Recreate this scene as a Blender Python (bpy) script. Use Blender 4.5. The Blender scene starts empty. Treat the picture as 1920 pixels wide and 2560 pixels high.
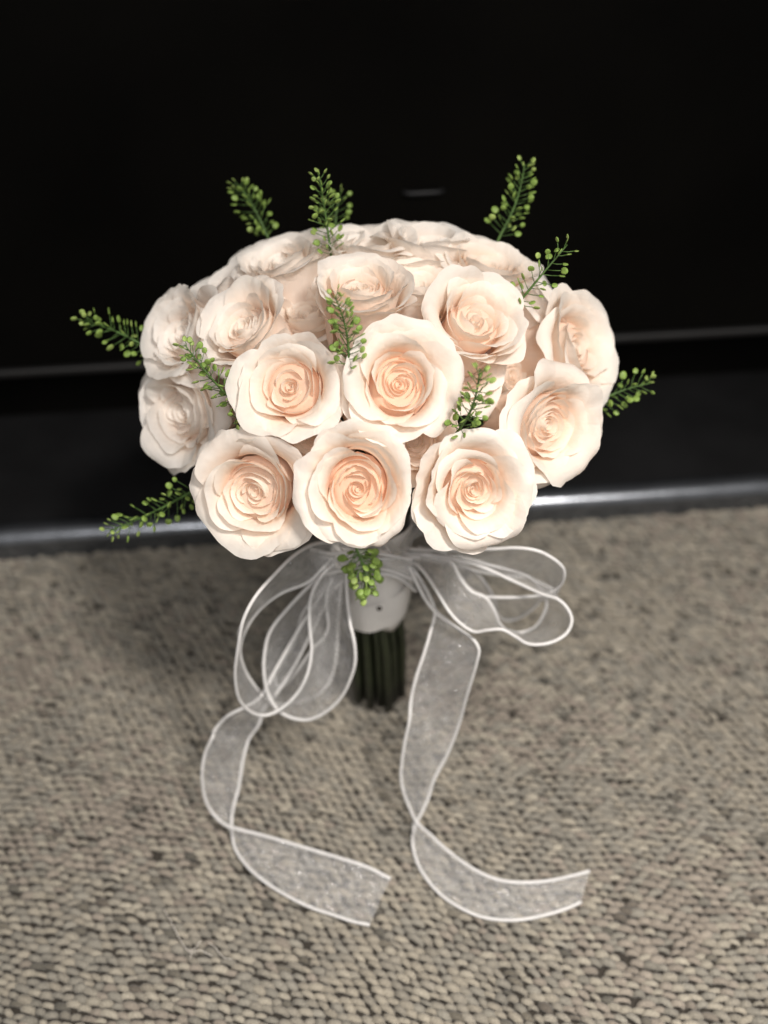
import bpy, math, random
import numpy as np
from mathutils import Vector, Matrix

random.seed(7)
rng = np.random.default_rng(7)
R = math.radians
scene = bpy.context.scene
col = scene.collection

# ------------------------------------------------------------------ camera
CAM = Vector((0.004, -0.512, 0.66)); PITCH = R(43.0); FPX = 3000.0
cam = bpy.data.cameras.new('camera'); cam_o = bpy.data.objects.new('camera', cam); col.objects.link(cam_o)
cam_o.location = CAM; cam_o.rotation_euler = (math.pi / 2 - PITCH, 0, 0)
cam.sensor_fit = 'VERTICAL'; cam.sensor_height = 36.0; cam.sensor_width = 27.0
cam.lens = 36.0 * FPX / 2560.0
cam.clip_start = 0.01; cam.clip_end = 100
cam.dof.use_dof = True; cam.dof.focus_distance = 0.585; cam.dof.aperture_fstop = 3.9
scene.camera = cam_o
scene.render.engine = 'CYCLES'
scene.cycles.max_bounces = 16; scene.cycles.diffuse_bounces = 10; scene.cycles.transmission_bounces = 10; scene.cycles.transparent_max_bounces = 16
scene.render.resolution_x = 768; scene.render.resolution_y = 1024

# ------------------------------------------------------------------ world, lamps, exposure
w = bpy.data.worlds.new('World'); scene.world = w; w.use_nodes = True
w.node_tree.nodes['Background'].inputs[0].default_value = (1.0, 0.97, 0.94, 1)
w.node_tree.nodes['Background'].inputs[1].default_value = 0.21
def area_lamp(name, loc, target, size, power, colour, spread=180):
    l = bpy.data.lights.new(name, 'AREA'); l.shape = 'DISK'; l.size = size; l.energy = power; l.color = colour; l.spread = R(spread)
    o = bpy.data.objects.new(name, l); col.objects.link(o); o.location = loc
    o.rotation_euler = (Vector(target) - Vector(loc)).to_track_quat('-Z', 'Y').to_euler()
    return o
area_lamp('ceiling_lamp', (0.38, -0.64, 1.36), (0.14, -0.36, 0.0), 0.20, 4.2, (1.0, 0.94, 0.875), 72)
area_lamp('room_lamp', (0.12, -1.5, 1.7), (0, 0, 0.15), 0.7, 15, (1.0, 0.97, 0.95))
scene.view_settings.view_transform = 'Standard'; scene.view_settings.look = 'None'
scene.view_settings.exposure = 0.24; scene.view_settings.gamma = 1.0
scene.view_settings.use_curve_mapping = False

# ------------------------------------------------------------------ helpers
def ray(px, py):
    a, b = (px - 960) / FPX, -(py - 1280) / FPX
    s, c = math.sin(PITCH), math.cos(PITCH)
    # camera right = x, up = (0, s, c), forward = (0, c, -s)
    return Vector((a, b * s + c, b * c - s))
def at_y(px, py, Y):
    d = ray(px, py); return CAM + d * ((Y - CAM.y) / d.y)
def at_z(px, py, z):
    d = ray(px, py); return CAM + d * ((z - CAM.z) / d.z)
DOME = Vector((0.0, 0.0, 0.235))
def on_dome(px, py, rad, off=0.0):
    """near intersection with a sphere about the dome centre, else nearest point on the ray pushed out"""
    d = ray(px, py).normalized(); oc = CAM - DOME
    b = oc.dot(d); c = oc.dot(oc) - rad * rad; h = b * b - c
    if h > 0: return CAM + d * (-b - math.sqrt(h) + off)
    return CAM + d * (-b + off)

def tag(o, label=None, cat=None, group=None, kind=None):
    if label: o['label'] = label
    if cat: o['category'] = cat
    if group: o['group'] = group
    if kind: o['kind'] = kind
    return o
def empty(name, loc=(0, 0, 0), parent=None):
    o = bpy.data.objects.new(name, None); col.objects.link(o); o.location = loc; o.empty_display_size = 0.02
    if parent: o.parent = parent
    return o
def mesh_np(name, verts, faces, smooth=True):
    me = bpy.data.meshes.new(name)
    verts = np.asarray(verts, dtype=np.float32)
    if isinstance(faces, np.ndarray):
        nf, k = faces.shape
        me.vertices.add(len(verts)); me.vertices.foreach_set('co', verts.ravel())
        me.loops.add(nf * k); me.loops.foreach_set('vertex_index', faces.astype(np.int32).ravel())
        me.polygons.add(nf); me.polygons.foreach_set('loop_start', np.arange(0, nf * k, k, dtype=np.int32))
    else:
        me.from_pydata(verts.tolist(), [], faces)
    me.update(calc_edges=True); me.validate()
    if smooth: me.polygons.foreach_set('use_smooth', [True] * len(me.polygons))
    return me
def link(name, me, mat, parent=None):
    o = bpy.data.objects.new(name, me); col.objects.link(o)
    if mat and not me.materials: me.materials.append(mat)
    if parent: o.parent = parent
    return o
def grid_faces(nu, nv, base=0, closed=False):
    f = []
    for j in range(nv - 1):
        for i in range(nu if closed else nu - 1):
            a = j * nu + i; b = j * nu + (i + 1) % nu
            f.append((base + a, base + b, base + b + nu, base + a + nu))
    return f
def catmull(pts, n):
    P = np.array([list(p) for p in pts], float)
    d = np.r_[0, np.cumsum(np.sqrt(np.maximum(np.linalg.norm(np.diff(P, axis=0), axis=1), 1e-9)))]
    t = np.linspace(0, d[-1], n); out = np.zeros((n, P.shape[1]))
    ext = np.vstack([2 * P[0] - P[1], P, 2 * P[-1] - P[-2]]); de = np.r_[-d[1], d, 2 * d[-1] - d[-2]]
    for k, x in enumerate(t):
        i = min(max(np.searchsorted(d, x, side='right') - 1, 0), len(P) - 2)
        p0, p1, p2, p3 = ext[i:i + 4]; t0, t1, t2, t3 = de[i:i + 4]
        a1 = (t1 - x) / (t1 - t0) * p0 + (x - t0) / (t1 - t0) * p1
        a2 = (t2 - x) / (t2 - t1) * p1 + (x - t1) / (t2 - t1) * p2
        a3 = (t3 - x) / (t3 - t2) * p2 + (x - t2) / (t3 - t2) * p3
        b1 = (t2 - x) / (t2 - t0) * a1 + (x - t0) / (t2 - t0) * a2
        b2 = (t3 - x) / (t3 - t1) * a2 + (x - t1) / (t3 - t1) * a3
        out[k] = (t2 - x) / (t2 - t1) * b1 + (x - t1) / (t2 - t1) * b2
    return out
def tube(path, radii, sides=8, V=None, F=None):
    """append a capped tube along a path to V, F"""
    V = [] if V is None else V; F = [] if F is None else F
    P = [Vector(p) for p in path]; n = len(P)
    if not hasattr(radii, '__len__'): radii = [radii] * n
    t0 = (P[1] - P[0]).normalized(); nrm = t0.orthogonal().normalized(); base = len(V)
    for i in range(n):
        t = (P[min(i + 1, n - 1)] - P[max(i - 1, 0)]).normalized()
        nrm = (nrm - t * nrm.dot(t)).normalized(); bn = t.cross(nrm)
        for k in range(sides):
            a = 2 * math.pi * k / sides
            V.append(tuple(P[i] + (nrm * math.cos(a) + bn * math.sin(a)) * radii[i]))
    F += grid_faces(sides, n, base, True)
    F.append(tuple(base + k for k in reversed(range(sides))))
    F.append(tuple(base + (n - 1) * sides + k for k in range(sides)))
    return V, F
def lathe(prof, sides=24, wob=None):
    V = []
    for j, (r, z) in enumerate(prof):
        for k in range(sides):
            a = 2 * math.pi * k / sides
            q = r * (1 + (wob(a, z) if wob else 0))
            V.append((q * math.cos(a), q * math.sin(a), z))
    return V, grid_faces(sides, len(prof), 0, True)

# ------------------------------------------------------------------ materials
def new_mat(name):
    m = bpy.data.materials.new(name); m.use_nodes = True; nt = m.node_tree
    return m, nt, nt.nodes['Principled BSDF'], nt.nodes['Material Output']
def N(nt, typ, **kw):
    n = nt.nodes.new(typ)
    for k, v in kw.items(): setattr(n, k, v)
    return n
def plain(name, rgb, rough=0.5, metal=0.0, var=0.25, scale=60, bump=0.0, bscale=400, spec=0.5):
    m, nt, p, out = new_mat(name)
    tc = N(nt, 'ShaderNodeTexCoord'); ns = N(nt, 'ShaderNodeTexNoise'); ns.inputs['Scale'].default_value = scale
    ns.inputs['Detail'].default_value = 6
    nt.links.new(tc.outputs['Object'], ns.inputs['Vector'])
    cr = N(nt, 'ShaderNodeValToRGB')
    cr.color_ramp.elements[0].position = 0.3; cr.color_ramp.elements[1].position = 0.7
    cr.color_ramp.elements[0].color = (*[c * (1 - var) for c in rgb], 1)
    cr.color_ramp.elements[1].color = (*[min(1, c * (1 + var)) for c in rgb], 1)
    nt.links.new(ns.outputs[0], cr.inputs[0]); nt.links.new(cr.outputs[0], p.inputs['Base Color'])
    p.inputs['Roughness'].default_value = rough; p.inputs['Metallic'].default_value = metal
    if bump:
        n2 = N(nt, 'ShaderNodeTexNoise'); n2.inputs['Scale'].default_value = bscale; n2.inputs['Detail'].default_value = 4
        nt.links.new(tc.outputs['Object'], n2.inputs['Vector'])
        b = N(nt, 'ShaderNodeBump'); b.inputs['Strength'].default_value = bump; b.inputs['Distance'].default_value = 0.001
        nt.links.new(n2.outputs[0], b.inputs['Height']); nt.links.new(b.outputs[0], p.inputs['Normal'])
    p.inputs['Specular IOR Level'].default_value = spec
    return m

def petal_material():
    m, nt, p, out = new_mat('rose_petal')
    at = N(nt, 'ShaderNodeAttribute', attribute_name='pig')          # x: 0 base of the petal .. 1 rim, y: blush of the layer
    sep = N(nt, 'ShaderNodeSeparateXYZ'); nt.links.new(at.outputs['Vector'], sep.inputs[0])
    uv = N(nt, 'ShaderNodeUVMap'); uv.uv_map = 'UVMap'
    mp = N(nt, 'ShaderNodeMapping'); mp.inputs['Scale'].default_value = (26, 1.6, 1)
    nt.links.new(uv.outputs[0], mp.inputs[0])
    vein = N(nt, 'ShaderNodeTexNoise'); vein.inputs['Scale'].default_value = 1.0; vein.inputs['Detail'].default_value = 3
    nt.links.new(mp.outputs[0], vein.inputs['Vector'])
    tc = N(nt, 'ShaderNodeTexCoord')
    mott = N(nt, 'ShaderNodeTexNoise'); mott.inputs['Scale'].default_value = 120; mott.inputs['Detail'].default_value = 5
    nt.links.new(tc.outputs['Object'], mott.inputs['Vector'])
    # pigment position, nudged by veins and mottling
    a1 = N(nt, 'ShaderNodeMath', operation='MULTIPLY_ADD'); a1.inputs[1].default_value = 0.21
    nt.links.new(vein.outputs[0], a1.inputs[0]); nt.links.new(sep.outputs[0], a1.inputs[2])
    a2 = N(nt, 'ShaderNodeMath', operation='MULTIPLY_ADD'); a2.inputs[1].default_value = 0.21
    nt.links.new(mott.outputs[0], a2.inputs[0]); nt.links.new(a1.outputs[0], a2.inputs[2])
    a3 = N(nt, 'ShaderNodeMath', operation='SUBTRACT'); a3.inputs[1].default_value = 0.19
    nt.links.new(a2.outputs[0], a3.inputs[0])
    rA = N(nt, 'ShaderNodeValToRGB'); rB = N(nt, 'ShaderNodeValToRGB')
    def ramp(r, cs):
        e = r.color_ramp.elements
        e[0].position, e[0].color = cs[0][0], (*cs[0][1], 1); e[1].position, e[1].color = cs[-1][0], (*cs[-1][1], 1)
        for pos, c in cs[1:-1]:
            q = e.new(pos); q.color = (*c, 1)
    ramp(rA, [(0.0, (0.86, 0.80, 0.60)), (0.25, (0.95, 0.81, 0.69)), (0.7, (0.96, 0.865, 0.775)), (1.0, (0.96, 0.915, 0.855))])
    ramp(rB, [(0.0, (0.97, 0.62, 0.42)), (0.45, (0.97, 0.71, 0.53)), (0.8, (0.97, 0.83, 0.69)), (1.0, (0.97, 0.90, 0.81))])
    nt.links.new(a3.outputs[0], rA.inputs[0]); nt.links.new(a3.outputs[0], rB.inputs[0])
    mx = N(nt, 'ShaderNodeMix', data_type='RGBA')
    nt.links.new(sep.outputs[1], mx.inputs[0]); nt.links.new(rA.outputs[0], mx.inputs[6]); nt.links.new(rB.outputs[0], mx.inputs[7])
    oi = N(nt, 'ShaderNodeAttribute', attribute_name='tone', attribute_type='OBJECT')
    hs = N(nt, 'ShaderNodeHueSaturation'); nt.links.new(mx.outputs[2], hs.inputs['Color'])
    nt.links.new(oi.outputs['Fac'], hs.inputs['Saturation'])
    nt.links.new(hs.outputs[0], p.inputs['Base Color'])
    p.inputs['Roughness'].default_value = 0.55; p.inputs['Specular IOR Level'].default_value = 0.25
    p.inputs['Sheen Weight'].default_value = 0.12; p.inputs['Sheen Roughness'].default_value = 0.4
    bm = N(nt, 'ShaderNodeBump'); bm.inputs['Strength'].default_value = 0.35; bm.inputs['Distance'].default_value = 0.0006
    nt.links.new(vein.outputs[0], bm.inputs['Height'])
    b2 = N(nt, 'ShaderNodeBump'); b2.inputs['Strength'].default_value = 0.28; b2.inputs['Distance'].default_value = 0.0008
    n3 = N(nt, 'ShaderNodeTexNoise'); n3.inputs['Scale'].default_value = 260; n3.inputs['Detail'].default_value = 4
    nt.links.new(tc.outputs['Object'], n3.inputs['Vector'])
    nt.links.new(n3.outputs[0], b2.inputs['Height']); nt.links.new(bm.outputs[0], b2.inputs['Normal'])
    b3 = N(nt, 'ShaderNodeBump'); b3.inputs['Strength'].default_value = 0.42; b3.inputs['Distance'].default_value = 0.003
    n4 = N(nt, 'ShaderNodeTexNoise'); n4.inputs['Scale'].default_value = 75; n4.inputs['Detail'].default_value = 3; n4.inputs['Distortion'].default_value = 0.6
    nt.links.new(tc.outputs['Object'], n4.inputs['Vector']); nt.links.new(n4.outputs[0], b3.inputs['Height']); nt.links.new(b2.outputs[0], b3.inputs['Normal'])
    nt.links.new(b3.outputs[0], p.inputs['Normal'])
    tr = N(nt, 'ShaderNodeBsdfTranslucent'); nt.links.new(hs.outputs[0], tr.inputs[0])
    ms = N(nt, 'ShaderNodeMixShader'); ms.inputs[0].default_value = 0.44
    nt.links.new(p.outputs[0], ms.inputs[1]); nt.links.new(tr.outputs[0], ms.inputs[2])
    nt.links.new(ms.outputs[0], out.inputs[0])
    return m
M_PETAL = petal_material()

def leaf_material(name, rgb, rgb2):
    m = plain(name, rgb, 0.5, var=0.35, scale=300); nt = m.node_tree; p = nt.nodes['Principled BSDF']
    tr = N(nt, 'ShaderNodeBsdfTranslucent'); tr.inputs[0].default_value = (*rgb2, 1)
    ms = N(nt, 'ShaderNodeMixShader'); ms.inputs[0].default_value = 0.25
    nt.links.new(p.outputs[0], ms.inputs[1]); nt.links.new(tr.outputs[0], ms.inputs[2])
    nt.links.new(ms.outputs[0], nt.nodes['Material Output'].inputs[0]); return m
M_POD = leaf_material('seed_pod_green', (0.27, 0.40, 0.09), (0.36, 0.54, 0.10))
M_PODSTEM = leaf_material('sprig_stem_green', (0.10, 0.19, 0.045), (0.12, 0.22, 0.04))
M_STEM = plain('rose_stem_green', (0.017, 0.022, 0.009), 0.5, var=0.4, scale=90)
M_CALYX = plain('calyx_green', (0.09, 0.15, 0.05), 0.55, var=0.3, scale=150)
M_SATIN = plain('white_satin', (0.72, 0.70, 0.67), 0.38, var=0.04, scale=30, bump=0.25, bscale=900)
M_PIN = plain('pin_grey', (0.10, 0.09, 0.08), 0.25, 0.6, var=0.1)

def organza():
    m, nt, p, out = new_mat('white_organza')
    uv = N(nt, 'ShaderNodeUVMap'); uv.uv_map = 'UVMap'
    p.inputs['Base Color'].default_value = (0.88, 0.88, 0.88, 1); p.inputs['Roughness'].default_value = 0.55
    tr = N(nt, 'ShaderNodeBsdfTranslucent'); tr.inputs[0].default_value = (0.88, 0.88, 0.88, 1)
    m1 = N(nt, 'ShaderNodeMixShader'); m1.inputs[0].default_value = 0.35
    nt.links.new(p.outputs[0], m1.inputs[1]); nt.links.new(tr.outputs[0], m1.inputs[2])
    # glossy threads catching the lamps as sparkles
    vor = N(nt, 'ShaderNodeTexVoronoi'); vor.inputs['Scale'].default_value = 3300
    nt.links.new(uv.outputs[0], vor.inputs['Vector'])
    geo = N(nt, 'ShaderNodeNewGeometry')
    sb = N(nt, 'ShaderNodeVectorMath', operation='SUBTRACT'); sb.inputs[1].default_value = (0.5, 0.5, 0.5)
    nt.links.new(vor.outputs['Color'], sb.inputs[0])
    mu = N(nt, 'ShaderNodeVectorMath', operation='SCALE'); mu.inputs['Scale'].default_value = 1.5
    nt.links.new(sb.outputs[0], mu.inputs[0])
    av = N(nt, 'ShaderNodeVectorMath', operation='ADD'); nt.links.new(geo.outputs['Normal'], av.inputs[0]); nt.links.new(mu.outputs[0], av.inputs[1])
    bp = N(nt, 'ShaderNodeVectorMath', operation='NORMALIZE'); nt.links.new(av.outputs[0], bp.inputs[0])
    gl = N(nt, 'ShaderNodeBsdfGlossy'); gl.inputs['Roughness'].default_value = 0.16; gl.inputs[0].default_value = (0.9, 0.9, 0.92, 1)
    nt.links.new(bp.outputs[0], gl.inputs['Normal'])
    m2 = N(nt, 'ShaderNodeMixShader'); m2.inputs[0].default_value = 0.17
    nt.links.new(m1.outputs[0], m2.inputs[1]); nt.links.new(gl.outputs[0], m2.inputs[2])
    tp = N(nt, 'ShaderNodeBsdfTransparent')
    ns = N(nt, 'ShaderNodeTexNoise'); ns.inputs['Scale'].default_value = 160; ns.inputs['Detail'].default_value = 5
    nt.links.new(uv.outputs[0], ns.inputs['Vector'])
    lw = N(nt, 'ShaderNodeLayerWeight'); lw.inputs[0].default_value = 0.25
    a = N(nt, 'ShaderNodeMapRange'); a.inputs[1].default_value = 0.3; a.inputs[2].default_value = 0.75
    a.inputs[3].default_value = 0.17; a.inputs[4].default_value = 0.34
    nt.links.new(ns.outputs[0], a.inputs[0])
    ad = N(nt, 'ShaderNodeMath', operation='MULTIPLY_ADD'); ad.inputs[1].default_value = 0.35
    nt.links.new(lw.outputs['Facing'], ad.inputs[0]); nt.links.new(a.outputs[0], ad.inputs[2])
    m3 = N(nt, 'ShaderNodeMixShader'); nt.links.new(ad.outputs[0], m3.inputs[0])
    nt.links.new(tp.outputs[0], m3.inputs[1]); nt.links.new(m2.outputs[0], m3.inputs[2])
    nt.links.new(m3.outputs[0], out.inputs[0]); return m
M_ORGANZA = organza()
M_CORD = plain('ribbon_wired_edge', (0.62, 0.61, 0.60), 0.5, var=0.06, scale=200, bump=0.3, bscale=1500)

def carpet_mat(name, attr):
    m, nt, p, out = new_mat(name)
    tc = N(nt, 'ShaderNodeTexCoord')
    fib = N(nt, 'ShaderNodeTexNoise'); fib.inputs['Scale'].default_value = 900; fib.inputs['Detail'].default_value = 3
    nt.links.new(tc.outputs['Object'], fib.inputs['Vector'])
    mr = N(nt, 'ShaderNodeMapRange'); mr.inputs[3].default_value = 0.45; mr.inputs[4].default_value = 1.55
    nt.links.new(fib.outputs[0], mr.inputs[0])
    mul = N(nt, 'ShaderNodeMix', data_type='RGBA', blend_type='MULTIPLY'); mul.inputs[0].default_value = 1
    if attr:
        c = N(nt, 'ShaderNodeAttribute', attribute_name='yarn'); nt.links.new(c.outputs['Color'], mul.inputs[6])
    else:
        mul.inputs[6].default_value = (0.04, 0.035, 0.029, 1)
    nt.links.new(mr.outputs[0], mul.inputs[7]); nt.links.new(mul.outputs[2], p.inputs['Base Color'])
    p.inputs['Roughness'].default_value = 0.95; p.inputs['Specular IOR Level'].default_value = 0.1
    p.inputs['Sheen Weight'].default_value = 0.15
    b = N(nt, 'ShaderNodeBump'); b.inputs['Strength'].default_value = 0.6; b.inputs['Distance'].default_value = 0.001
    nt.links.new(fib.outputs[0], b.inputs['Height']); nt.links.new(b.outputs[0], p.inputs['Normal'])
    return m
M_LOOP = carpet_mat('carpet_yarn', True); M_BACK = carpet_mat('carpet_backing', False)
M_BLACK = plain('black_lacquer', (0.0028, 0.0026, 0.0022), 0.5, var=0.5, scale=4, bump=0.05, spec=0.07)
M_PLINTH = plain('charcoal_plinth', (0.010, 0.010, 0.0105), 0.5, var=0.3, scale=14, bump=0.15, spec=0.2)
M_TRIM = plain('dark_trim', (0.006, 0.0056, 0.0056), 0.6, 0.0, var=0.2, scale=30)
M_METAL = plain('brushed_grey_metal', (0.24, 0.255, 0.28), 0.24, 0.9, var=0.15, scale=80, bump=0.12, bscale=300)
M_GLINT_BAR = plain('dark_glint_bar_metal', (0.016, 0.016, 0.017), 0.45, 0.2, var=0.15, spec=0.3)
M_THREAD = plain('white_thread', (0.62, 0.58, 0.52), 0.8, var=0.1)

# ------------------------------------------------------------------ carpet
def build_carpet():
    g = 3.0
    me = mesh_np('carpet', [(-g, -g, -0.005), (g, -g, -0.005), (g, 0.6, -0.005), (-g, 0.6, -0.005)], [(0, 1, 2, 3)], False)
    carpet = tag(link('carpet', me, M_BACK), 'taupe loop pile carpet under the bouquet', 'carpet', kind='structure')
    px, py = 0.0070, 0.0050
    yaw = R(-8); cy_, sy_ = math.cos(yaw), math.sin(yaw)
    X0, X1, Y0, Y1 = -0.50, 0.50, -0.46, 0.27
    pts = []
    nx = int(1.35 / px); ny = int(1.15 / py)
    for j in range(-ny // 2, ny // 2):
        for i in range(-nx // 2, nx // 2):
            x = (i + 0.5 * (j % 2)) * px; y = j * py - 0.1
            X = x * cy_ - y * sy_; Y = x * sy_ + y * cy_
            if X0 < X < X1 and Y0 < Y < Y1: pts.append((X, Y))
    P = np.array(pts); P = P[rng.random(len(P)) > 0.008]; n = len(P)
    P = P + rng.normal(0, 0.00045, P.shape)
    P[:, 1] += 0.0016 * np.sin(P[:, 0] * 55 + 1.3 * np.sin(P[:, 1] * 23)) + 0.001 * np.sin(P[:, 0] * 140 + P[:, 1] * 60)
    ang = yaw + rng.normal(0, 0.17, n) - 0.16 + 0.20 * np.sin(P[:, 0] * 17 + P[:, 1] * 11)
    ln = 0.0035 * (1 + rng.normal(0, 0.20, n)); th = 0.00203 * (1 + rng.normal(0, 0.14, n)); ht = 0.0034 * (1 + rng.normal(0, 0.18, n))
    K, S = 6, 6
    s = np.linspace(0, 1, K)
    ax = -np.cos(s * math.pi); az = np.sin(s * math.pi) ** 0.9
    k = np.arange(S) * 2 * math.pi / S
    # ring frame: path in (a, z) plane
    ta = np.gradient(ax); tz = np.gradient(az); tl = np.hypot(ta, tz); ta, tz = ta / tl, tz / tl
    rad = np.array([0.75, 1.0, 1.08, 1.08, 1.0, 0.75])
    lx = ax[None, :, None] * ln[:, None, None] + (-tz)[None, :, None] * np.cos(k)[None, None, :] * (rad[None, :, None] * th[:, None, None])
    lz = -0.0056 + az[None, :, None] * ht[:, None, None] + ta[None, :, None] * np.cos(k)[None, None, :] * (rad[None, :, None] * th[:, None, None])
    ly = np.sin(k)[None, None, :] * (rad[None, :, None] * th[:, None, None]) + 0 * lx
    ca, sa = np.cos(ang)[:, None, None], np.sin(ang)[:, None, None]
    V = np.stack([P[:, 0, None, None] + lx * ca - ly * sa, P[:, 1, None, None] + lx * sa + ly * ca, lz], -1).reshape(-1, 3)
    f = np.array(grid_faces(S, K, 0, True))
    F = (f[None] + (np.arange(n) * K * S)[:, None, None]).reshape(-1, 4)
    me = mesh_np('carpet_pile', V, F)
    # yarn colours: taupe, sand, grey; drifting in patches as the yarn does
    pal = 0.88 * np.array([(0.30, 0.27, 0.218), (0.265, 0.242, 0.20), (0.245, 0.228, 0.192), (0.325, 0.295, 0.24), (0.27, 0.236, 0.196)])
    drift = np.sin(P[:, 0] * 21 + 2 * np.sin(P[:, 1] * 9)) + np.sin(P[:, 1] * 38 + 1.7 * np.sin(P[:, 0] * 13))
    idx = np.clip(np.round((drift + 2) / 4 * 4 + rng.normal(0, 1.2, n)), 0, 4).astype(int)
    c = pal[idx] * (1 + rng.normal(0, 0.08, n))[:, None]
    dark = rng.random(n) < 0.035; c[dark] *= 0.5
    C = np.ones((n, K * S, 4), np.float32); C[:, :, :3] = np.clip(c, 0.02, 0.6)[:, None, :]
    at = me.color_attributes.new('yarn', 'FLOAT_COLOR', 'POINT'); at.data.foreach_set('color', C.ravel())
    tag(link('carpet_pile', me, M_LOOP, carpet), kind='stuff')
build_carpet()

# ------------------------------------------------------------------ cabinet behind
def box(V, F, x0, x1, y0, y1, z0, z1):
    b = len(V)
    V += [(x0, y0, z0), (x1, y0, z0), (x1, y1, z0), (x0, y1, z0), (x0, y0, z1), (x1, y0, z1), (x1, y1, z1), (x0, y1, z1)]
    F += [(b, b + 3, b + 2, b + 1), (b + 4, b + 5, b + 6, b + 7), (b, b + 1, b + 5, b + 4), (b + 1, b + 2, b + 6, b + 5), (b + 2, b + 3, b + 7, b + 6), (b + 3, b, b + 4, b + 7)]
def build_cabinet():
    root = empty('cabinet', (0, 0.172, 0)); root.rotation_euler = (0, 0, R(5.6))
    tag(root, 'black cabinet with grey metal edge strip standing on the carpet behind the bouquet', 'cabinet')
    def part(name, boxes, mat, bevel=0.0015):
        V, F = [], []
        for b in boxes: box(V, F, *b)
        o = link(name, mesh_np(name, V, F, False), mat, root)
        bv = o.modifiers.new('bevel', 'BEVEL'); bv.width = bevel; bv.segments = 3
        return o
    L = 1.3
    part('plinth', [(-L, L, 0.0185, 0.155, -0.004, 0.0195)], M_PLINTH)
    part('recess_panel', [(-L, L, 0.1555, 0.17, -0.004, 0.30)], M_BLACK)
    part('front_panel', [(-L, L, 0.10, 0.1545, 0.1065, 0.95)], M_BLACK, 0.003)
    part('edge_trim', [(-L, L, 0.0965, 0.112, 0.0995, 0.106)], M_TRIM, 0.002)
    # rounded metal strip along the floor
    prof = [(0.0, -0.004), (0.0, 0.008)] + [(0.011 - 0.011 * math.cos(a), 0.010 + 0.011 * math.sin(a)) for a in np.linspace(0.15, math.pi / 2, 9)] + [(0.018, 0.0210), (0.0182, 0.0185), (0.0182, -0.004)]
    xs = np.linspace(-L, L, 60); V = []
    for x in xs:
        for (y, z) in prof: V.append((x, y + 0.0004 * math.sin(x * 23), z))
    link('metal_edge_strip', mesh_np('metal_edge_strip', V, grid_faces(len(prof), len(xs))), M_METAL, root)
    for (cx, z) in ((0.042, 0.241), (-0.257, 0.321)):  # slim bars added to stand for two faint glints on the panel
        V, F = tube([(cx - 0.014, 0.1005, z), (cx - 0.013, 0.0975, z), (cx - 0.010, 0.0965, z), (cx + 0.010, 0.0965, z), (cx + 0.013, 0.0975, z), (cx + 0.014, 0.1005, z)], 0.0018, 10)
        link('glint_bar', mesh_np('glint_bar', V, F), M_GLINT_BAR, root)
build_cabinet()

# ------------------------------------------------------------------ bouquet
bouquet = tag(empty('bouquet'), 'round bouquet of cream blush roses with green sprigs and sheer white bow', 'bouquet')

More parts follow.
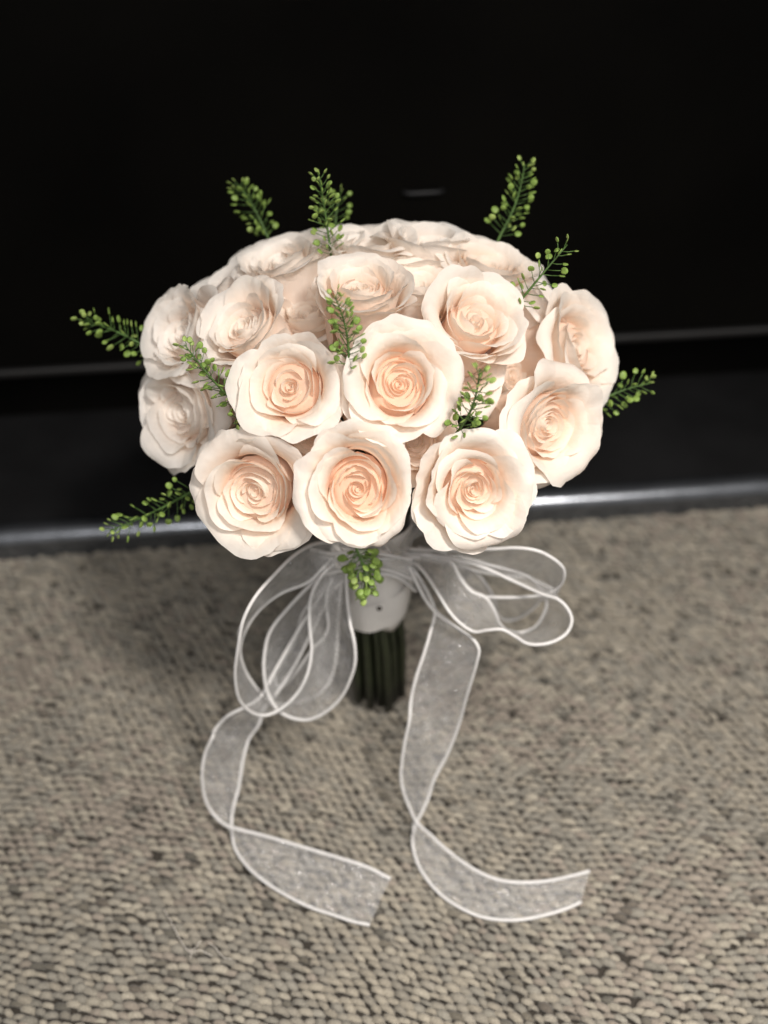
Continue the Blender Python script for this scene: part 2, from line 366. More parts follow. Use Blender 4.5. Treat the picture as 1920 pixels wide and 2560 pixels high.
def petal_mesh(Rm, zt, L, phi0, half, th0, th1, roll, spiral, ruf, nu, nv, blush, point=0.0, side=0.3, rs=None, rim=0.82, curl=0.0, asym=0.2):
    """a petal in the rose's frame, millimetres: cup radius Rm at 4/5 of its length, rim height zt, arc length L"""
    u = np.sin(np.linspace(-1, 1, nu) * math.pi / 2)[None, :]; v = np.linspace(0, 1, nv)[:, None] ** 0.85
    ph = rs.uniform(0, 6.28, 8)
    t = 1 - side * np.abs(u) ** 5 + point * np.exp(-((u - 0.2 * math.sin(ph[6])) / 0.16) ** 2) + ruf * 0.006 * (np.sin(u * 4.1 + ph[0]) + 0.45 * np.sin(u * 9 + ph[1]) + 0.3 * np.sin(u * 23 + ph[2]) * np.sin(u * 5 + ph[3]))
    s = v * t
    # lean from the vertical along the petal
    lean = 1 + asym * np.sin(1.7 * u + ph[2])
    th = th0 * np.clip(1 - s / 0.5, 0, 1) + th1 * lean * np.clip((s - 0.48) / 0.36, 0, 1) ** 1.2
    rr = roll * (0.85 + 0.45 * np.sin(2.1 * u + ph[3]))
    st = rim - 0.05 * np.sin(2.6 * u + ph[4])
    th = th + rr * np.clip((s - st) / (1.02 - rim), 0, 1.4) ** 1.3
    ds = L * np.diff(s, axis=0, prepend=0)
    r = np.cumsum(np.sin(th) * ds, axis=0); z = np.cumsum(np.cos(th) * ds, axis=0)
    mid = nu // 2; k8 = np.argmin(np.abs(s[:, mid] - 0.8))
    r = r - r[k8, mid] + Rm; z = z - z[:, mid].max() + zt
    lo = 0.12 * Rm + 0.25 * s * Rm + 0.3
    r = lo + np.logaddexp(0, (r - lo) / 1.2) * 1.2
    wv = half * (0.42 + 0.58 * np.clip(s / 0.5, 0, 1) ** 0.8)
    a = phi0 + u * wv
    k = min(1.0, Rm / 12)
    r = r * (1 + spiral * u * np.clip(s * 1.3, 0, 1)) + curl * np.abs(u) ** 6 * s ** 2
    r = r + ruf * k * (0.20 * s ** 3 * np.sin(2.7 * u + ph[4]) + 0.11 * s ** 5 * np.sin(6.3 * u + ph[5]) + np.clip((s - 0.6) / 0.4, 0, 1) ** 2 * (0.10 * np.sin(12 * u + ph[7] + 2 * np.sin(3 * u + ph[2])) + 0.05 * np.sin(25 * u + ph[3] + 3 * np.sin(4 * u + ph[6]))))
    z = z + ruf * k * (0.18 * s ** 3 * np.sin(3.3 * u + ph[1]) + np.clip((s - 0.6) / 0.4, 0, 1) ** 2 * (0.07 * np.sin(11 * u + ph[0] + 2 * np.sin(4 * u + ph[5])) + 0.03 * np.sin(27 * u + ph[2])))
    V = np.stack([r * np.cos(a), r * np.sin(a), z], -1).reshape(-1, 3) * 0.001
    me = mesh_np('petal', V, np.array(grid_faces(nu, nv)))
    pig = np.zeros((nv, nu, 3), np.float32); pig[..., 0] = s / np.maximum(t.max(), 1); pig[..., 1] = blush
    at = me.attributes.new('pig', 'FLOAT_VECTOR', 'POINT'); at.data.foreach_set('vector', pig.ravel())
    uvl = me.uv_layers.new(name='UVMap')
    li = np.empty(len(me.loops), np.int32); me.loops.foreach_get('vertex_index', li)
    UV = np.stack([np.broadcast_to(u * 0.5 + 0.5 + ph[0], (nv, nu)), np.broadcast_to(s + ph[1], (nv, nu))], -1).reshape(-1, 2).astype(np.float32)
    uvl.data.foreach_set('uv', UV[li].ravel())
    me.materials.append(M_PETAL)
    return me

def core_mesh(rs, blush, turns=2.4, rmax=5.2, zt=-6.0):
    nu, nv = 64, 9
    u = np.linspace(0, 1, nu)[None, :]; v = np.linspace(0, 1, nv)[:, None]
    a = rs.uniform(0, 6.28) + u * turns * 2 * math.pi
    r = (0.7 + (rmax - 0.7) * u ** 0.9) * (1 + 0.10 * np.sin(a * 1.7)) * (0.75 + 0.25 * v + 0.10 * v ** 4)
    z = zt - 16 * (1 - v) + v * (1.6 * np.sin(3 * math.pi * u + rs.uniform(0, 6)) * 0.6 - 1.0 * (1 - u))
    V = np.stack([r * np.cos(a), r * np.sin(a), z + 0 * r], -1).reshape(-1, 3) * 0.001
    F = grid_faces(nu, nv); pig = np.zeros((nv * nu + 72, 3), np.float32)
    pig[:nv * nu, 0] = (v * 0.95 + 0 * u).ravel(); pig[:, 1] = blush; pig[nv * nu:, 0] = 0.45
    # packed petal bases: a plug added close under the rims to keep crevices bright
    H = [((k * 3.0 + 0.2) * math.cos(b) * 0.001, (k * 3.0 + 0.2) * math.sin(b) * 0.001, (zt - (3.8, 3.8, 3.4, 2.6, 3.0, 7.0)[k]) * 0.001) for k in range(6) for b in np.linspace(0, 2 * math.pi, 12, endpoint=False)]
    F += grid_faces(12, 6, nv * nu, True)
    me = mesh_np('bud', np.vstack([V, np.array(H)]), np.array(F))
    at = me.attributes.new('pig', 'FLOAT_VECTOR', 'POINT'); at.data.foreach_set('vector', pig.ravel())
    me.uv_layers.new(name='UVMap'); me.materials.append(M_PETAL)
    return me

BIND = Vector((0, 0.0, 0.165))
def fill_rose(root, seed, blush=0.8, openness=1.0, tone=1.0, outer=4, guard=3, spin=1, inner=11, bud=1.0):
    rs = np.random.default_rng(seed)
    def add(me, name='petal'):
        o = link(name, me, M_PETAL, root); o['tone'] = float(tone * rs.uniform(0.93, 1.07)); return o
    phi = rs.uniform(0, 6.28); G = R(137.5) * spin
    add(core_mesh(rs, min(1, blush), rs.uniform(2.0, 2.8), rs.uniform(3.8, 4.8) * bud, -5.2 - rs.uniform(0, 1.6)), 'bud')
    for i in range(inner):
        f = i / (inner - 1); phi += G + rs.normal(0, 0.38)
        add(petal_mesh((4.4 + 8.2 * f ** 1.1) * bud + rs.normal(0, 0.25), -5.4 + 4.0 * f ** 1.3 - 0.8 * math.sin(f * 3.14) + rs.normal(0, 0.7), 26, phi, R(100 - 22 * f) * rs.uniform(0.7, 1.12),
                       R(22), R(-10 + 14 * f + rs.normal(0, 4)), R(6 + 26 * f), 0.11 * spin, 1.6 + 0.8 * f, 21, 10, blush * (1 - 0.2 * f), 0.0, 0.30, rs=rs, rim=0.88, asym=0.8))
    n2 = 4
    for i in range(n2):
        f = i / (n2 - 1); phi += G + rs.normal(0, 0.2)
        add(petal_mesh(13.4 * (0.4 + 0.6 * bud) + 3.6 * f * openness + rs.normal(0, 0.3), 0.4 + 0.3 * f + rs.normal(0, 0.8), 36, phi, R(84 - 4 * f) * rs.uniform(0.88, 1.08),
                       R(30), R(8 + 14 * f * openness + rs.normal(0, 3)), R(40 + 20 * f) * openness, 0.085 * spin, 3.2, 33, 16, blush * (0.65 - 0.3 * f), 0.0, 0.30, rs=rs, rim=0.85))
    for i in range(outer):
        f = i / max(1, outer - 1); phi += R(142) * spin + rs.normal(0, 0.16)
        add(petal_mesh(19.0 + 1.8 * f, 0.4 - 2.2 * f + rs.normal(0, 0.8), 46, phi, R(80) * rs.uniform(0.92, 1.08),
                       R(30), R(34 * openness + 6 * f + rs.normal(0, 3)), R(62 + 30 * f) * openness, 0.06 * spin, 4.6, 53, 24, blush * (0.25 - 0.15 * f), rs.uniform(0, 0.03), 0.32, rs=rs, rim=0.85, curl=0.8, asym=0.3))
    for i in range(guard):
        phi += R(138) * spin + rs.normal(0, 0.2)
        add(petal_mesh(22.0 + rs.normal(0, 0.7), -4.5 + rs.normal(0, 1.8), 48, phi, R(76) * rs.uniform(0.85, 1.1),
                       R(30), R(38 * openness + rs.normal(0, 5)), R(105) * openness * rs.uniform(0.5, 1.2), 0.05 * spin, 5.6, 53, 24, 0.03, rs.uniform(0, 0.05), 0.32, rs=rs, rim=0.83, curl=1.0, asym=0.4))
    V, F = lathe([(0.0005, -0.060), (0.003, -0.0585), (0.0052, -0.054), (0.0062, -0.049), (0.005, -0.044), (0.002, -0.042)], 12)
    link('calyx', mesh_np('calyx', V, F), M_CALYX, root)
def make_rose(px, py, size, seed, blush=0.8, openness=1.0, axis=(0, 0, 1), rad=0.108, label=None, off=0.0, sq=None, **kw):
    c = on_dome(px, py, rad, off)
    axis = Vector(axis).normalized()
    root = empty('rose', c, bouquet)
    root.rotation_mode = 'QUATERNION'; root.rotation_quaternion = axis.to_track_quat('Z', 'Y')
    sq = sq or 1 + 0.05 * math.sin(seed * 2.3)
    root.scale = (size * sq, size / sq, size)
    if label: root['label'] = label
    fill_rose(root, seed, blush, openness, **kw)
    # the stem down to the binding point
    inv = (Matrix.Translation(c) @ root.rotation_quaternion.to_matrix().to_4x4() @ Matrix.Diagonal((size * sq, size / sq, size, 1))).inverted()
    b = inv @ (BIND + Vector((c.x * 0.10, c.y * 0.10, 0)))
    V, F = tube([(0, 0, -0.058), tuple(Vector((0, 0, -0.058)).lerp(b, 0.5) + Vector((0, 0, -0.006))), tuple(b)], 0.0022, 7)
    link('flower_stem', mesh_np('flower_stem', V, F), M_STEM, root)
    return root

ROSES = [
    # px, py, size, seed, blush, openness, axis, extras
    (626, 1238, 1.13, 11, 0.65, 1.0, (-.20, -.82, .42), dict(label='rose low on the left front with a tight spiral centre')),
    (893, 1228, 1.02, 12, 0.95, 0.9, (0, -.85, .50), dict(label='front middle rose with the deepest peach centre', bud=1.10, inner=13, sq=0.93)),
    (1192, 1234, 1.03, 13, 0.65, 1.1, (.14, -.86, .42), dict(label='rose low on the right front with wide ruffled petals', bud=0.92)),
    (428, 1034, 1.12, 14, 0.12, 1.05, (-.52, -.62, .38), dict(tone=0.75, label='pale rose turned to the left edge of the bouquet', rad=0.112)),
    (716, 962, 0.94, 15, 0.75, 0.9, (-.2, -.66, .70), dict(bud=1.05, inner=8)),
    (1002, 954, 1.00, 16, 0.80, 1.05, (.06, -.70, .72), dict(spin=-1, inner=12)),
    (1398, 1070, 1.10, 17, 0.55, 1.0, (.50, -.64, .38), dict(spin=-1, rad=0.112)),
    (592, 800, 0.94, 18, 0.40, 0.9, (-.50, -.30, .85), dict(tone=0.85)),
    (903, 694, 0.93, 19, 0.45, 0.55, (0, -.02, 1), dict(tone=0.95)),
    (1206, 784, 0.98, 20, 0.45, 0.85, (.35, -.34, .9), dict(spin=-1, inner=9)),
    (1470, 862, 1.06, 21, 0.40, 0.9, (.66, -.42, .50), dict(inner=9)),
    (432, 822, 1.0, 22, 0.2, 0.95, (-.62, -.34, .60), dict(tone=0.7)),
    (694, 632, 0.98, 23, 0.28, 0.75, (-.28, .05, .95), dict(tone=0.75, rad=0.112)),
    (1228, 640, 0.95, 24, 0.35, 0.7, (.25, .02, .95), dict(tone=0.9, rad=0.112)),
    (1372, 738, 0.98, 25, 0.15, 1.0, (.66, .15, .65), dict(tone=0.7, off=0.02)),
    (915, 594, 1.0, 26, 0.25, 0.85, (-.02, .2, .95), dict(tone=0.75, off=0.005)),
    (1075, 584, 1.0, 27, 0.25, 0.85, (.1, .25, .93), dict(tone=0.75, off=0.010)),
    (806, 596, 0.96, 28, 0.25, 0.85, (-.12, .25, .93), dict(tone=0.7, off=0.02)),
    (555, 694, 0.96, 29, 0.15, 0.95, (-.55, .2, .8), dict(tone=0.7, off=0.03)),
    (1050, 690, 0.92, 30, 0.2, 0.7, (.12, .12, .95), dict(tone=0.9, rad=0.098)),
    (760, 760, 0.90, 31, 0.2, 0.7, (-.2, -.1, .95), dict(tone=0.9, rad=0.088)),
    (1160, 905, 0.88, 32, 0.2, 0.7, (.25, -.55, .78), dict(tone=0.95, rad=0.080)),
    (1300, 930, 0.90, 33, 0.2, 0.7, (.55, -.45, .70), dict(tone=0.95, rad=0.088)),
    (772, 1085, 0.85, 34, 0.3, 0.7, (-.15, -.80, .55), dict(tone=1.0, rad=0.080)),
    (1045, 1105, 0.85, 35, 0.3, 0.7, (.12, -.80, .55), dict(tone=1.0, rad=0.080)),
    (545, 935, 0.88, 36, 0.15, 0.7, (-.45, -.50, .70), dict(tone=0.8, rad=0.090)),
]
for i, (px, py, size, seed, bl, op, ax, kw) in enumerate(ROSES):
    make_rose(px, py, size, seed, bl, op, ax, **kw)

# ------------------------------------------------------------------ sprigs of seed pods
def pod_mesh(seed):
    rs = np.random.default_rng(seed); V, F = [], []
    n = 10; rings = [(0.25, 0.85), (0.75, 0.75), (1.0, 0.0), (0.75, -0.75), (0.25, -0.85)]
    for (rr, zz) in rings:
        for k in range(n):
            a = 2 * math.pi * k / n
            notch = 1 - 0.22 * math.exp(-((a - math.pi) / 0.35) ** 2)
            V.append((0.0016 + 0.0016 * rr * notch * -math.cos(a) * -1 * 1.1, 0.00145 * rr * math.sin(a) * notch, 0.00034 * zz * (1 + 0.2 * math.sin(2 * a + seed))))
    F += grid_faces(n, len(rings), 0, True); F.append(tuple(range(n))[::-1]); F.append(tuple(len(V) - n + k for k in range(n)))
    me = mesh_np('seed_pod', V, F); me.materials.append(M_POD); return me
PODS = [pod_mesh(k) for k in range(3)]
M_POD2 = leaf_material('young_pod_green', (0.38, 0.50, 0.14), (0.44, 0.6, 0.15))
YOUNG = pod_mesh(5); YOUNG.materials.clear(); YOUNG.materials.append(M_POD2)
def sprig(base, tip, n, seed, spread=0.0055, bare=0.0, label=None, bend=0.06, podscale=1.0):
    rs = np.random.default_rng(seed); base = Vector(base); tip = Vector(tip)
    root = empty('greenery_sprig', base, bouquet)
    if label: root['label'] = label
    d = tip - base; Ln = d.length; dn = d.normalized()
    side = dn.orthogonal().normalized(); side.rotate(Matrix.Rotation(rs.uniform(0, 6.28), 3, dn))
    path = [d * f + side * (bend * Ln * math.sin(f * math.pi)) for f in np.linspace(0, 1, 10)]
    into = (BIND - base).normalized()
    full = [into * 0.05 - dn * 0.0, into * 0.02] + path
    V, F = tube(full, [0.0008, 0.0008] + list(np.linspace(0.00075, 0.0003, 10)), 6)
    n = int(n * 1.5)
    for i in range(n):
        f = bare + (1 - bare) * (i + rs.uniform(0, 0.5)) / n
        f = min(f, 1.0); c = d * f + side * (bend * Ln * math.sin(f * math.pi))
        a = i * 2.39996 + rs.normal(0, 0.35)
        rad = (side * math.cos(a) + dn.cross(side) * math.sin(a))
        sp = spread * (1.1 - 0.55 * f ** 3) * rs.uniform(0.7, 1.2)
        up = 0.45 + 0.5 * f ** 2
        dirv = (rad + dn * up).normalized(); e = c + dirv * sp
        midp = c.lerp(e, 0.5) + rad * 0.0004
        tube([c, midp, e], 0.00022, 4, V, F)
        o = bpy.data.objects.new('seed_pod', YOUNG if f > 0.86 or rs.random() < 0.12 else PODS[i % 3]); col.objects.link(o); o.parent = root
        o.location = e
        qx = dirv.to_track_quat('X', 'Z'); roll = Vector((1, 0, 0)); o.rotation_mode = 'QUATERNION'
        o.rotation_quaternion = qx @ Matrix.Rotation(rs.uniform(0, 6.28), 4, roll).to_quaternion()
        sc = 1.2 * podscale * (1.0 if f < 0.8 else 0.8) * rs.uniform(0.75, 1.1); o.scale = (sc, sc, sc)
    link('sprig_stem', mesh_np('sprig_stem', V, F), M_PODSTEM, root)

def far(px, py, off): return on_dome(px, py, 0.0, off)
sprig(on_dome(872, 925, 0.108), on_dome(838, 742, 0.140), 34, 41, label='green sprig standing up in the middle of the roses')
sprig(on_dome(1140, 1085, 0.100), on_dome(1200, 922, 0.142), 32, 42)
sprig(on_dome(596, 1015, 0.102), on_dome(462, 862, 0.140), 30, 43)
sprig(far(828, 640, -0.005), far(798, 440, -0.005), 34, 44, spread=0.0065)
sprig(far(1288, 768, -0.03), far(1418, 612, -0.025), 18, 45, spread=0.0075)
sprig(far(1250, 590, 0.04), far(1312, 412, 0.05), 30, 46, spread=0.0075, podscale=1.1)
sprig(far(672, 600, 0.06), far(598, 462, 0.075), 28, 47, spread=0.008, podscale=1.1)
sprig(far(842, 600, 0.06), far(852, 480, 0.07), 14, 48, spread=0.007)
sprig(far(400, 890, 0.03), far(210, 800, 0.05), 30, 49, spread=0.0075, podscale=1.1)
sprig(far(490, 1222, 0.0), far(275, 1328, 0.02), 32, 50, spread=0.008, podscale=1.05)
sprig(far(1470, 1020, 0.02), far(1625, 958, 0.03), 20, 51, spread=0.0085, podscale=1.15)
sprig(at_y(890, 1370, -0.055), at_y(912, 1478, -0.06), 44, 52, spread=0.0075, podscale=1.35, label='small green sprig hanging below the front roses over the white wrap')
sprig(on_dome(612, 1020, 0.10), on_dome(585, 1060, 0.112), 3, 53, spread=0.003)

# ------------------------------------------------------------------ stems and wrapped handle
for k in range(19):
    a = k * 2.39996; rr = 0.0165 * math.sqrt((k + 0.5) / 19)
    tw = a + 0.5
    p0 = (rr * math.cos(a) * 0.8, rr * math.sin(a) * 0.8, 0.15); p1 = (rr * math.cos(tw), rr * math.sin(tw), 0.07)
    p2 = (rr * 1.0 * math.cos(tw + 0.15), rr * 1.0 * math.sin(tw + 0.15) + 0.010, 0.001 + 0.004 * random.random())
    V, F = tube([p0, p1, tuple((np.array(p1) + np.array(p2)) / 2), p2], [0.0026, 0.0027, 0.0028, 0.0030], 8)
    link('stem', mesh_np('stem', V, F), M_STEM, bouquet)
def build_wrap():
    sides = 40; zs = np.linspace(0, 1, 16); V = []
    for f in zs:
        for k in range(sides):
            a = 2 * math.pi * k / sides
            z0 = 0.094 + 0.007 * math.cos(a + 2.1) + 0.003 * math.cos(3 * a); z = z0 + (0.178 - z0) * f
            r = 0.0165 + 0.0030 * math.exp(-((f - 0.25) / 0.25) ** 2) + 0.003 * max(0, f - 0.72) / 0.28 - 0.002 * (1 - f) ** 3
            r *= 1 + 0.018 * math.sin(2 * a + 26 * f) + 0.030 * math.cos(6 * a + 2 * f) + 0.012 * math.sin(11 * a + 9 * f)
            V.append((r * math.cos(a), r * math.sin(a), z))
    o = link('satin_wrap', mesh_np('satin_wrap', V, grid_faces(sides, len(zs), 0, True)), M_SATIN, bouquet)
    sd = o.modifiers.new('thick', 'SOLIDIFY'); sd.thickness = 0.0012; sd.offset = 1
    # overlapping turn of the ribbon wound round the handle
    V = []; n = 60
    for i in range(n):
        t = i / (n - 1); a = -2.6 + t * 7.0; z = 0.106 + 0.05 * t
        for q in (-0.5, -0.45, 0.0, 0.45, 0.5):
            r = 0.0200 + 0.0014 * math.cos(q * 2.2) + 0.0005 * math.sin(a * 6) + 0.004 * max(0, t - 0.7)
            V.append((r * math.cos(a), r * math.sin(a), z + 0.024 * q))
    link('satin_band', mesh_np('satin_band', V, grid_faces(5, n)), M_SATIN, bouquet)
    p = at_y(948, 1520, -0.0205); d = Vector((0.02, -1, 0.1)).normalized()
    V, F = lathe([(0.0001, 0.0018), (0.0012, 0.0015), (0.0018, 0.0005), (0.0016, -0.0006), (0.0006, -0.001), (0.0003, -0.004)], 14)
    o = link('pin', mesh_np('pin', V, F), M_PIN, bouquet); o.location = p; o.rotation_euler = d.to_track_quat('Z', 'Y').to_euler()
build_wrap()
def build_collar():
    nu, nv = 120, 10; V = []
    for j in range(nv):
        f = j / (nv - 1)
        for i in range(nu):
            a = 2 * math.pi * i / nu
            ru = math.sin(9 * a + 1.1 * math.sin(2 * a)) + 0.5 * math.sin(16 * a + 2)
            r = 0.0165 + 0.022 * f ** 1.3 + 0.0045 * f * ru; z = 0.160 + 0.034 * f + 0.003 * f * math.cos(9 * a + 1)
            V.append((r * math.cos(a), r * math.sin(a), z))
    me = mesh_np('organza_collar', V, np.array(grid_faces(nu, nv, 0, True)))
    uvl = me.uv_layers.new(name='UVMap'); co = np.array(V)
    li = np.empty(len(me.loops), np.int32); me.loops.foreach_get('vertex_index', li)
    uvl.data.foreach_set('uv', co[li][:, [0, 2]].astype(np.float32).ravel())
    link('organza_collar', me, M_ORGANZA, bouquet)
build_collar()

# ------------------------------------------------------------------ sheer ribbon bow
def ribbon(e1, e2, n=110, bow=0.0, name='ribbon_loop', r1=0.00105, r2=0.00105, seed=0):
    A = catmull(e1, n); B = catmull(e2, n); M = 9; rs = np.random.default_rng(seed)
    V = np.zeros((n, M, 3)); ph = rs.uniform(0, 6, 3)
    arc = np.r_[0, np.cumsum(np.linalg.norm(np.diff((A + B) / 2, axis=0), axis=1))]
    tang = np.gradient((A + B) / 2, axis=0); tang /= np.linalg.norm(tang, axis=1)[:, None] + 1e-9
    wv = B - A; nr = np.cross(tang, wv); nr /= np.linalg.norm(nr, axis=1)[:, None] + 1e-9
    for j in range(M):
        f = j / (M - 1)
        bulge = bow * math.sin(f * math.pi) + (0.0013 * np.sin(arc * 210 + 5 * f + ph[0]) + 0.0016 * np.sin(arc * 75 - 4 * f + ph[1])) * math.sin(f * math.pi)
        V[:, j] = A * (1 - f) + B * f + nr * (bulge if np.ndim(bulge) else bulge)[:, None]
    me = mesh_np(name, V.reshape(-1, 3), np.array(grid_faces(M, n)))
    uvl = me.uv_layers.new(name='UVMap'); li = np.empty(len(me.loops), np.int32); me.loops.foreach_get('vertex_index', li)
    UV = np.stack([np.broadcast_to(np.linspace(0, 0.038, M)[None], (n, M)) + seed, np.broadcast_to(arc[:, None], (n, M))], -1).reshape(-1, 2).astype(np.float32)
    uvl.data.foreach_set('uv', UV[li].ravel())
    o = link(name, me, M_ORGANZA, bouquet)
    for P, r in ((A, r1), (B, r2)):
        V2, F2 = tube([tuple(p) for p in P], r, 8)
        link('wired_edge', mesh_np('wired_edge', V2, F2), M_CORD, o)
    return o
def z5(x, y, Y): return at_y(480 + x / 2.86, 1340 + y / 2.86, Y)
def z6(x, y, Y): return at_y(940 + x / 2.86, 1340 + y / 2.86, Y)
def z7(x, y, Y): return at_y(480 + x / 2.86, 1800 + y / 2.86, Y)
def z8(x, y, Y): return at_y(960 + x / 2.86, 1800 + y / 2.86, Y)
def z7f(x, y, z): return at_z(480 + x / 2.86, 1800 + y / 2.86, z)
def z8f(x, y, z): return at_z(960 + x / 2.86, 1800 + y / 2.86, z)
# left loop, outer
ribbon([z5(1120, 60, -.022), z5(900, 50, -.035), z5(740, 130, -.05), z5(590, 275, -.065), z5(455, 430, -.078), z5(370, 590, -.086), z5(332, 780, -.09), z5(308, 1000, -.09), z5(345, 1180, -.088), z5(430, 1262, -.085), z5(520, 1283, -.082), z5(620, 1245, -.078), z5(740, 1140, -.073), z5(820, 1000, -.068), z5(855, 820, -.06), z5(840, 620, -.052), z5(850, 440, -.044), z5(930, 280, -.034), z5(1090, 140, -.022)],
       [z5(1130, 110, -.020), z5(1040, 130, -.024), z5(950, 215, -.03), z5(830, 330, -.038), z5(640, 408, -.046), z5(500, 510, -.052), z5(400, 640, -.055), z5(345, 800, -.055), z5(370, 940, -.054), z5(440, 1060, -.053), z5(520, 1150, -.05), z5(620, 1205, -.046), z5(740, 1190, -.042), z5(870, 1150, -.036), z5(970, 1060, -.031), z5(1025, 900, -.027), z5(1045, 620, -.024), z5(1070, 330, -.022), z5(1110, 150, -.020)], seed=1)
# left loop, inner
ribbon([z5(1130, 130, -.022), z5(1105, 300, -.034), z5(1112, 460, -.045), z5(1130, 620, -.056), z5(1160, 760, -.064), z5(1166, 900, -.068), z5(1130, 1030, -.07), z5(1060, 1160, -.071), z5(960, 1255, -.072), z5(840, 1312, -.072), z5(730, 1305, -.07), z5(620, 1250, -.066), z5(545, 1130, -.06), z5(515, 980, -.054), z5(520, 830, -.048), z5(560, 680, -.042), z5(700, 500, -.034), z5(900, 300, -.028), z5(1100, 150, -.020)],
       [z5(1100, 140, -.02), z5(1030, 250, -.024), z5(985, 350, -.028), z5(960, 460, -.032), z5(970, 570, -.035), z5(975, 650, -.036), z5(940, 730, -.036), z5(880, 785, -.036), z5(830, 850, -.036), z5(760, 950, -.036), z5(690, 1040, -.034), z5(620, 1080, -.03), z5(590, 1020, -.026), z5(640, 900, -.022), z5(720, 780, -.02), z5(755, 660, -.018), z5(800, 540, -.017), z5(920, 380, -.016), z5(1080, 200, -.016)], seed=2)
# right loop, upper
ribbon([z6(180, 90, -.02), z6(420, 100, -.03), z6(640, 100, -.036), z6(850, 92, -.042), z6(1020, 85, -.045), z6(1160, 108, -.047), z6(1270, 165, -.048), z6(1335, 225, -.048), z6(1345, 290, -.047), z6(1310, 360, -.044), z6(1220, 415, -.041), z6(1050, 436, -.038), z6(860, 438, -.034), z6(740, 425, -.03), z6(650, 360, -.026), z6(590, 270, -.022), z6(500, 130, -.018), z6(300, 80, -.014)],
       [z6(180, 130, -.018), z6(420, 180, -.01), z6(640, 230, -.004), z6(820, 270, .000), z6(980, 290, .002), z6(1090, 300, .003), z6(1180, 340, .002), z6(1240, 370, .001), z6(1285, 395, .000), z6(1270, 420, .002), z6(1200, 440, .002), z6(1120, 520, .000), z6(1010, 590, .000), z6(920, 600, .000), z6(865, 550, .000), z6(850, 460, .000), z6(700, 250, .000), z6(400, 120, -.005)], seed=3)
# right loop, lower
ribbon([z6(190, 180, -.024), z6(290, 205, -.034), z6(370, 295, -.044), z6(440, 405, -.053), z6(520, 535, -.06), z6(600, 622, -.066), z6(700, 684, -.07), z6(800, 672, -.072), z6(900, 668, -.073), z6(990, 715, -.074), z6(1080, 768, -.074), z6(1180, 775, -.073), z6(1290, 745, -.07), z6(1370, 685, -.066), z6(1400, 600, -.062), z6(1370, 520, -.058), z6(1300, 452, -.054), z6(1200, 420, -.05), z6(1000, 330, -.04), z6(700, 200, -.03), z6(300, 120, -.02)],
       [z6(200, 130, -.02), z6(330, 140, -.022), z6(440, 170, -.025), z6(540, 190, -.028), z6(600, 300, -.031), z6(680, 395, -.034), z6(780, 437, -.036), z6(840, 520, -.038), z6(880, 620, -.038), z6(930, 670, -.037), z6(1000, 690, -.035), z6(1080, 680, -.032), z6(1150, 640, -.028), z6(1200, 560, -.024), z6(1220, 480, -.021), z6(1190, 400, -.019), z6(1100, 300, -.018), z6(1000, 260, -.018), z6(820, 210, -.017), z6(600, 150, -.016), z6(260, 110, -.016)], seed=4)
# right tail: down from the knot, a half twist, out over the carpet
ribbon([z6(210, 170, -.022), z6(330, 330, -.03), z6(420, 540, -.04), z6(385, 700, -.05), z6(340, 850, -.057), z6(290, 1000, -.063), z6(250, 1170, -.069), z8(182, 0, -.077), z8(150, 150, -.081), z8(128, 300, -.085), z8(122, 420, -.088), z8(142, 520, -.091), z8(180, 620, -.094), z8f(235, 730, .010), z8f(330, 820, .010), z8f(450, 930, .009), z8f(600, 1040, .009), z8f(750, 1120, .009), z8f(890, 1155, .008), z8f(1050, 1160, .008), z8f(1200, 1145, .007), z8f(1350, 1112, .006), z8f(1470, 1080, .005)],
       [z6(230, 210, -.026), z6(370, 480, -.045), z6(480, 590, -.055), z6(600, 670, -.062), z6(700, 745, -.067), z6(735, 810, -.070), z6(720, 900, -.072), z6(680, 1040, -.073), z6(640, 1170, -.073), z8(545, 0, -.073), z8(500, 130, -.075), z8(440, 270, -.078), z8(360, 420, -.083), z8(315, 560, -.088), z8(270, 660, -.093), z8f(218, 770, .005), z8f(205, 880, .0035), z8f(230, 1000, .002), z8f(300, 1130, .002), z8f(420, 1260, .002), z8f(560, 1350, .002), z8f(700, 1408, .002), z8f(850, 1430, .002), z8f(1000, 1425, .002), z8f(1150, 1395, .002), z8f(1300, 1350, .002), z8f(1410, 1300, .002)], n=150, name='ribbon_tail', seed=5)
# left tail
ribbon([z5(1000, 300, -.02), z5(780, 640, -.03), z5(600, 950, -.045), z5(480, 1160, -.058), z5(380, 1222, -.064), z5(250, 1290, -.069), z5(155, 1400, -.073), z7(150, 115, -.078), z7(100, 220, -.081), z7(75, 340, -.085), z7(75, 450, -.088), z7(100, 580, -.091), z7(160, 680, -.094), z7f(240, 750, .010), z7f(340, 782, .010), z7f(470, 815, .009), z7f(650, 865, .009), z7f(850, 925, .008), z7f(1050, 985, .008), z7f(1250, 1050, .007), z7f(1420, 1135, .005)],
       [z5(1030, 330, -.02), z5(850, 700, -.028), z5(720, 950, -.036), z5(600, 1130, -.044), z5(510, 1240, -.05), z7(480, 30, -.056), z7(410, 130, -.062), z7(372, 250, -.069), z7(350, 380, -.076), z7(330, 500, -.082), z7(302, 600, -.088), z7f(285, 700, .008), z7f(286, 800, .005), z7f(310, 920, .003), z7f(390, 1040, .002), z7f(500, 1140, .002), z7f(650, 1240, .002), z7f(850, 1340, .002), z7f(1000, 1390, .002), z7f(1150, 1440, .002), z7f(1270, 1465, .002)], n=150, name='ribbon_tail', seed=6)
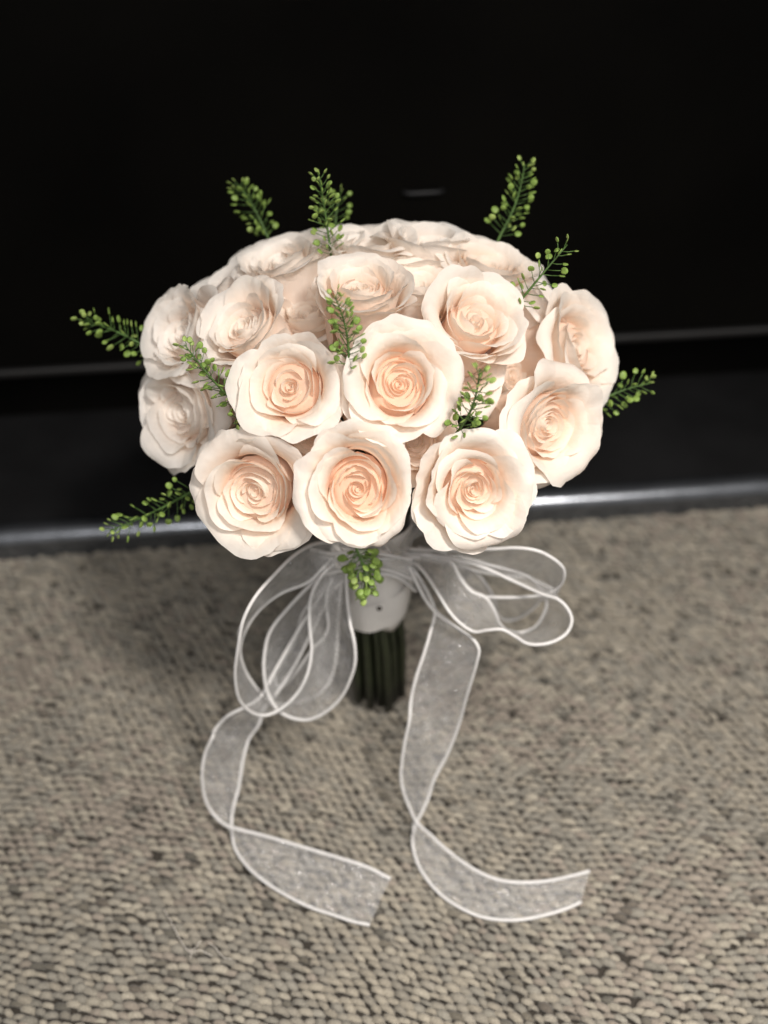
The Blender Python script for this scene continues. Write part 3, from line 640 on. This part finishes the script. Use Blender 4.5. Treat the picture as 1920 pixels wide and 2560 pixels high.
# gathers pulled across the top of the wrap
def pxy(x, y, Y): return at_y(x, y, Y)
ribbon([pxy(775, 1372, -.026), pxy(830, 1384, -.034), pxy(900, 1380, -.038), pxy(960, 1386, -.036), pxy(1030, 1400, -.030)],
       [pxy(790, 1442, -.026), pxy(845, 1428, -.033), pxy(905, 1416, -.036), pxy(965, 1424, -.034), pxy(1040, 1452, -.028)], n=60, name='ribbon_gather', seed=7)
ribbon([pxy(800, 1390, -.024), pxy(860, 1402, -.030), pxy(915, 1398, -.033), pxy(975, 1396, -.032), pxy(1050, 1392, -.026)],
       [pxy(830, 1475, -.025), pxy(870, 1448, -.031), pxy(925, 1434, -.034), pxy(985, 1440, -.032), pxy(1040, 1478, -.026)], n=60, name='ribbon_gather', seed=8)
# the knot
def knot():
    V, F = [], []
    c = at_y(905, 1385, -.024)
    for k in range(5):
        a = k * 1.3; p = [c + Vector((0.016 * math.cos(t + a) , 0.006 * math.sin(t * 1.0 + a) - 0.001, 0.010 * math.sin(t + 0.4 * a))) for t in np.linspace(0, 5.2, 22)]
        tube(p, [0.0012 + 0.0010 * math.sin(i / 21 * math.pi) for i in range(22)], 7, V, F)
    link('ribbon_knot', mesh_np('ribbon_knot', V, F), M_SATIN, bouquet)
knot()

# ------------------------------------------------------------------ loose threads on the carpet
def thread(pts, label):
    V, F = [], []
    for seg in pts:
        P = catmull([at_z(x, y, 0.0025) + Vector((0, 0, 0.0012 * math.sin(i * 2.1))) for i, (x, y) in enumerate(seg)], 26)
        tube([tuple(p) for p in P], 0.00024, 5, V, F)
    tag(link('thread_scrap', mesh_np('thread_scrap', V, F), M_THREAD), label, 'thread', 'thread scraps on the carpet')
thread([[(408, 2270), (430, 2310), (455, 2355), (478, 2382), (500, 2378), (530, 2388)], [(462, 2372), (480, 2378), (492, 2362), (502, 2352)], [(480, 2378), (476, 2398)]], 'frayed pale thread scrap with crossing strands on the carpet at lower left')
thread([[(520, 2355), (540, 2372), (548, 2380), (562, 2395), (580, 2400)]], 'short curved pale thread scrap on the carpet just right of the frayed one')
